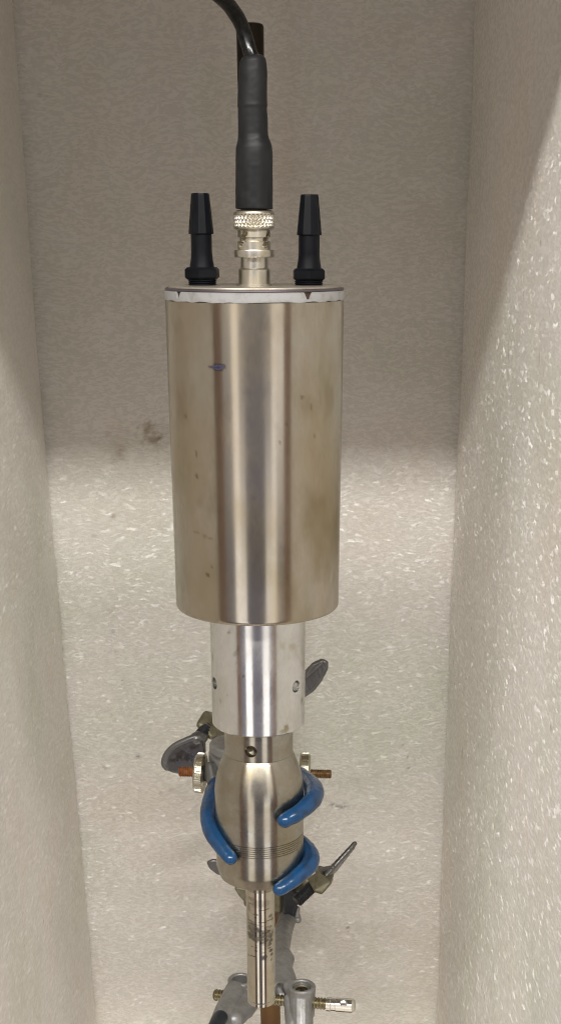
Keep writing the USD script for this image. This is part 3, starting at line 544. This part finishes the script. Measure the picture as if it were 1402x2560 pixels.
# ================================================================== LOWER CLAMP HOLDER
hl = thing('clamp_holder', 'lower clamp holder with a thin ridged wing pointing up right of the horn', 'clamp holder', P(680, 2260, 0.19))
blk = cast(hull([P(622, 2222, .168), P(622, 2258, .168), P(698, 2215, .160), P(698, 2272, .160), P(622, 2222, .212), P(698, 2215, .215), P(622, 2258, .212), P(698, 2272, .215)], .003), 1.2, 8)
obj('holder_block', blk, 'olive_brass', hl)
obj('dark_gap_sheet', cast(hull([P(716, 2226, .150), P(742, 2240, .150), P(716, 2330, .150), P(704, 2330, .165), P(704, 2230, .165)], .0018), 1.0, 6), 'black_steel', hl, label='black sheet put in for the dark gap beside the probe')  # dark gap between the arms, put in as a black sheet
obj('boss', cast(hull([P(776, 2200, .140), P(796, 2187, .140), P(822, 2208, .136), P(803, 2230, .132), P(790, 2226, .132), P(812, 2190, .150), P(826, 2200, .150), P(790, 2200, .156)], .0015, 14) + hull([P(770, 2205, .150), P(735, 2215, .165)], .004), .9, 4), 'olive_brass', hl, label='olive-brown square nut')
wl = obj('wing_screw', thread(P(790, 2208, .142), P(742, 2254, .134), .0036, .0010, .0004, tip=True), 'black_steel', hl, label='black fine-threaded screw through the nut')
obj('collar', solid(hull([P(800, 2178, .150), P(822, 2188, .150), P(818, 2198, .146)], .0028, 18)), 'olive_brass', wl, smooth=60)
blade('wing', [(815, 2190), (826, 2174), (846, 2153), (872, 2126), (886, 2110), (880, 2122), (858, 2148), (836, 2178)], .140, .0013, 'dark_cast', wl, tilt=.02, waves=.00008, label='thin dark wing with a ridged edge')
obj('wing_foot', cast(hull([P(806, 2180, .148), P(826, 2176, .144), P(832, 2170, .142)], [.0026, .0022, .0014]), .7, 4), 'dark_cast', wl)
w3 = obj('wing_screw', thread(P(600, 2190, .165), P(560, 2172, .150), .0032, .0012, .0005, tip=False), 'black_steel', hl)
blade('wing', [(523, 2158), (531, 2154), (560, 2156), (562, 2186), (545, 2182), (529, 2170)], .145, .0013, 'dark_cast', w3, label='dark wing tip left of the horn')
blade('lower_lip', [(592, 2222), (612, 2226), (612, 2250), (600, 2236)], .158, .0012, 'olive_brass', hl)

# ================================================================== LOWER CLAMP: two grey cast jaws on a bolt
lc = thing('jaw_clamp', 'bare grey cast clamp with two hollow jaw bosses on a threaded bolt below the probe', 'clamp', P(700, 2460, .08))
armm = hull([P(728, 2268, .165), P(744, 2300, .150)], [.0036, .0022]) + hull([P(726, 2278, .165), P(708, 2330, .135)], [.0050, .0052]) + hull([P(708, 2330, .135), P(702, 2380, .108)], [.0052, .0046]) \
    + hull([P(702, 2380, .108), P(712, 2400, .098), P(700, 2425, .090)], [.0046, .0052, .0062]) + hull([P(704, 2425, .090), P(670, 2470, .072), P(728, 2470, .072)], [.0058, .0045, .0042])
obj('arm', cast(armm, 1.0, 12, .0004), 'cast_grey', lc)
obj('arm_lug', cast(hull([P(744, 2272, .152), P(742, 2302, .150)], [.0013, .0016]), .7, 3), 'cast_grey', lc)
obj('yoke', cast(hull([P(700, 2476, .070), P(705, 2490, .068)], [.0042, .0045]), .8, 4), 'dark_cast', lc, label='dark hollow yoke between the bosses')
def jaw(cx, row, Y, rpx, arms, stretch=1.0):
    s = ppm(row, Y); r = rpx / s; c = P(cx, row, Y); up = np.array([0, 0, 1.0])
    m = cyl(c - up * .017, c, r * .93, r) + hull([c - up * .010, c - up * .016], [r * .92, r * .9])
    for a in arms: m = m + hull([P(*q[:3]) for q in a], [q[3] for q in a])
    k = to_tri(m.refine_to_length(.9)); trimesh.smoothing.filter_taubin(k, .5, .53, iterations=8)
    m = to_man(k) - cyl(c - up * .007, c + up * .005, r * .66, n=48)
    # rounded lip
    lip = trimesh.creation.torus(r * .84 * S, r * .15 * S, 48, 14); lip.apply_translation((c - up * .0002) * S)
    m = m + to_man(lip)
    return solid(m), c, r
jr, cR, rR = jaw(754, 2468, .060, 35, [[(752, 2500, .058, .0062), (752, 2575, .050, .0062), (752, 2640, .040, .0060)], [(726, 2500, .060, .0035), (735, 2560, .05, .0045)], [(724, 2468, .066, .0035), (745, 2490, .062, .005)]])
j1 = obj('jaw', jr, 'cast_grey', lc, smooth=50)
obj('bushing', lathe([(rR * .44, -.0066), (rR * .62, -.0066), (rR * .62, -.0018), (rR * .44, -.0018), (rR * .44, -.0066)], 48, frame=frame_to(cR, (0, 0, 1))), 'zinc_bright', j1)
jl, cL, rL = jaw(601, 2451, .072, 32, [[(590, 2480, .068, .0060), (565, 2530, .050, .0058), (545, 2580, .036, .0058)], [(612, 2490, .068, .0045), (620, 2520, .058, .0042), (585, 2550, .045, .005)], [(612, 2490, .068, .0045), (632, 2505, .062, .0040), (615, 2530, .055, .004)]])
j2 = obj('jaw', jl, 'cast_grey', lc, smooth=50)
obj('finger_sleeve', tube(spline([P(551, 2546, .034), P(543, 2560, .028), P(533, 2585, .018), P(520, 2620, .008)]), .0037, 24), 'dark_sleeve', j2, label='dark blue-black sleeve on the jaw finger')
bl, br = P(538, 2489, .074), P(822, 2512, .056)
bolt = obj('bolt', thread(br, bl, .0031, .0016, .0006), 'yellow_zinc', lc, smooth=30, label='yellow zinc threaded bolt')
d_ = (br - bl) / np.linalg.norm(br - bl)
e = P(887, 2516, .053); dd = (e - br) / np.linalg.norm(e - br); Lp = np.linalg.norm(e - br)
pin = obj('bolt_head', lathe([(0, -.001), (.0036, -.001), (.0036, .001), (.0033, .0013), (.0033, .0035), (.0036, .0038), (.0036, Lp - .0012), (.0026, Lp), (0, Lp)], 40, frame=frame_to(br, dd)), 'bright_steel', bolt, smooth=25, label='bright steel pin end')
obj('cross_pin', lathe([(0, 0), (.0015, 0), (.0018, .0005), (.0018, .0016), (.0012, .0023), (0, .0025)], 24, frame=frame_to(P(858, 2508, .0505) + np.array([0, .0016, -.0012]), (0, -.85, .52))), 'bright_steel', pin)
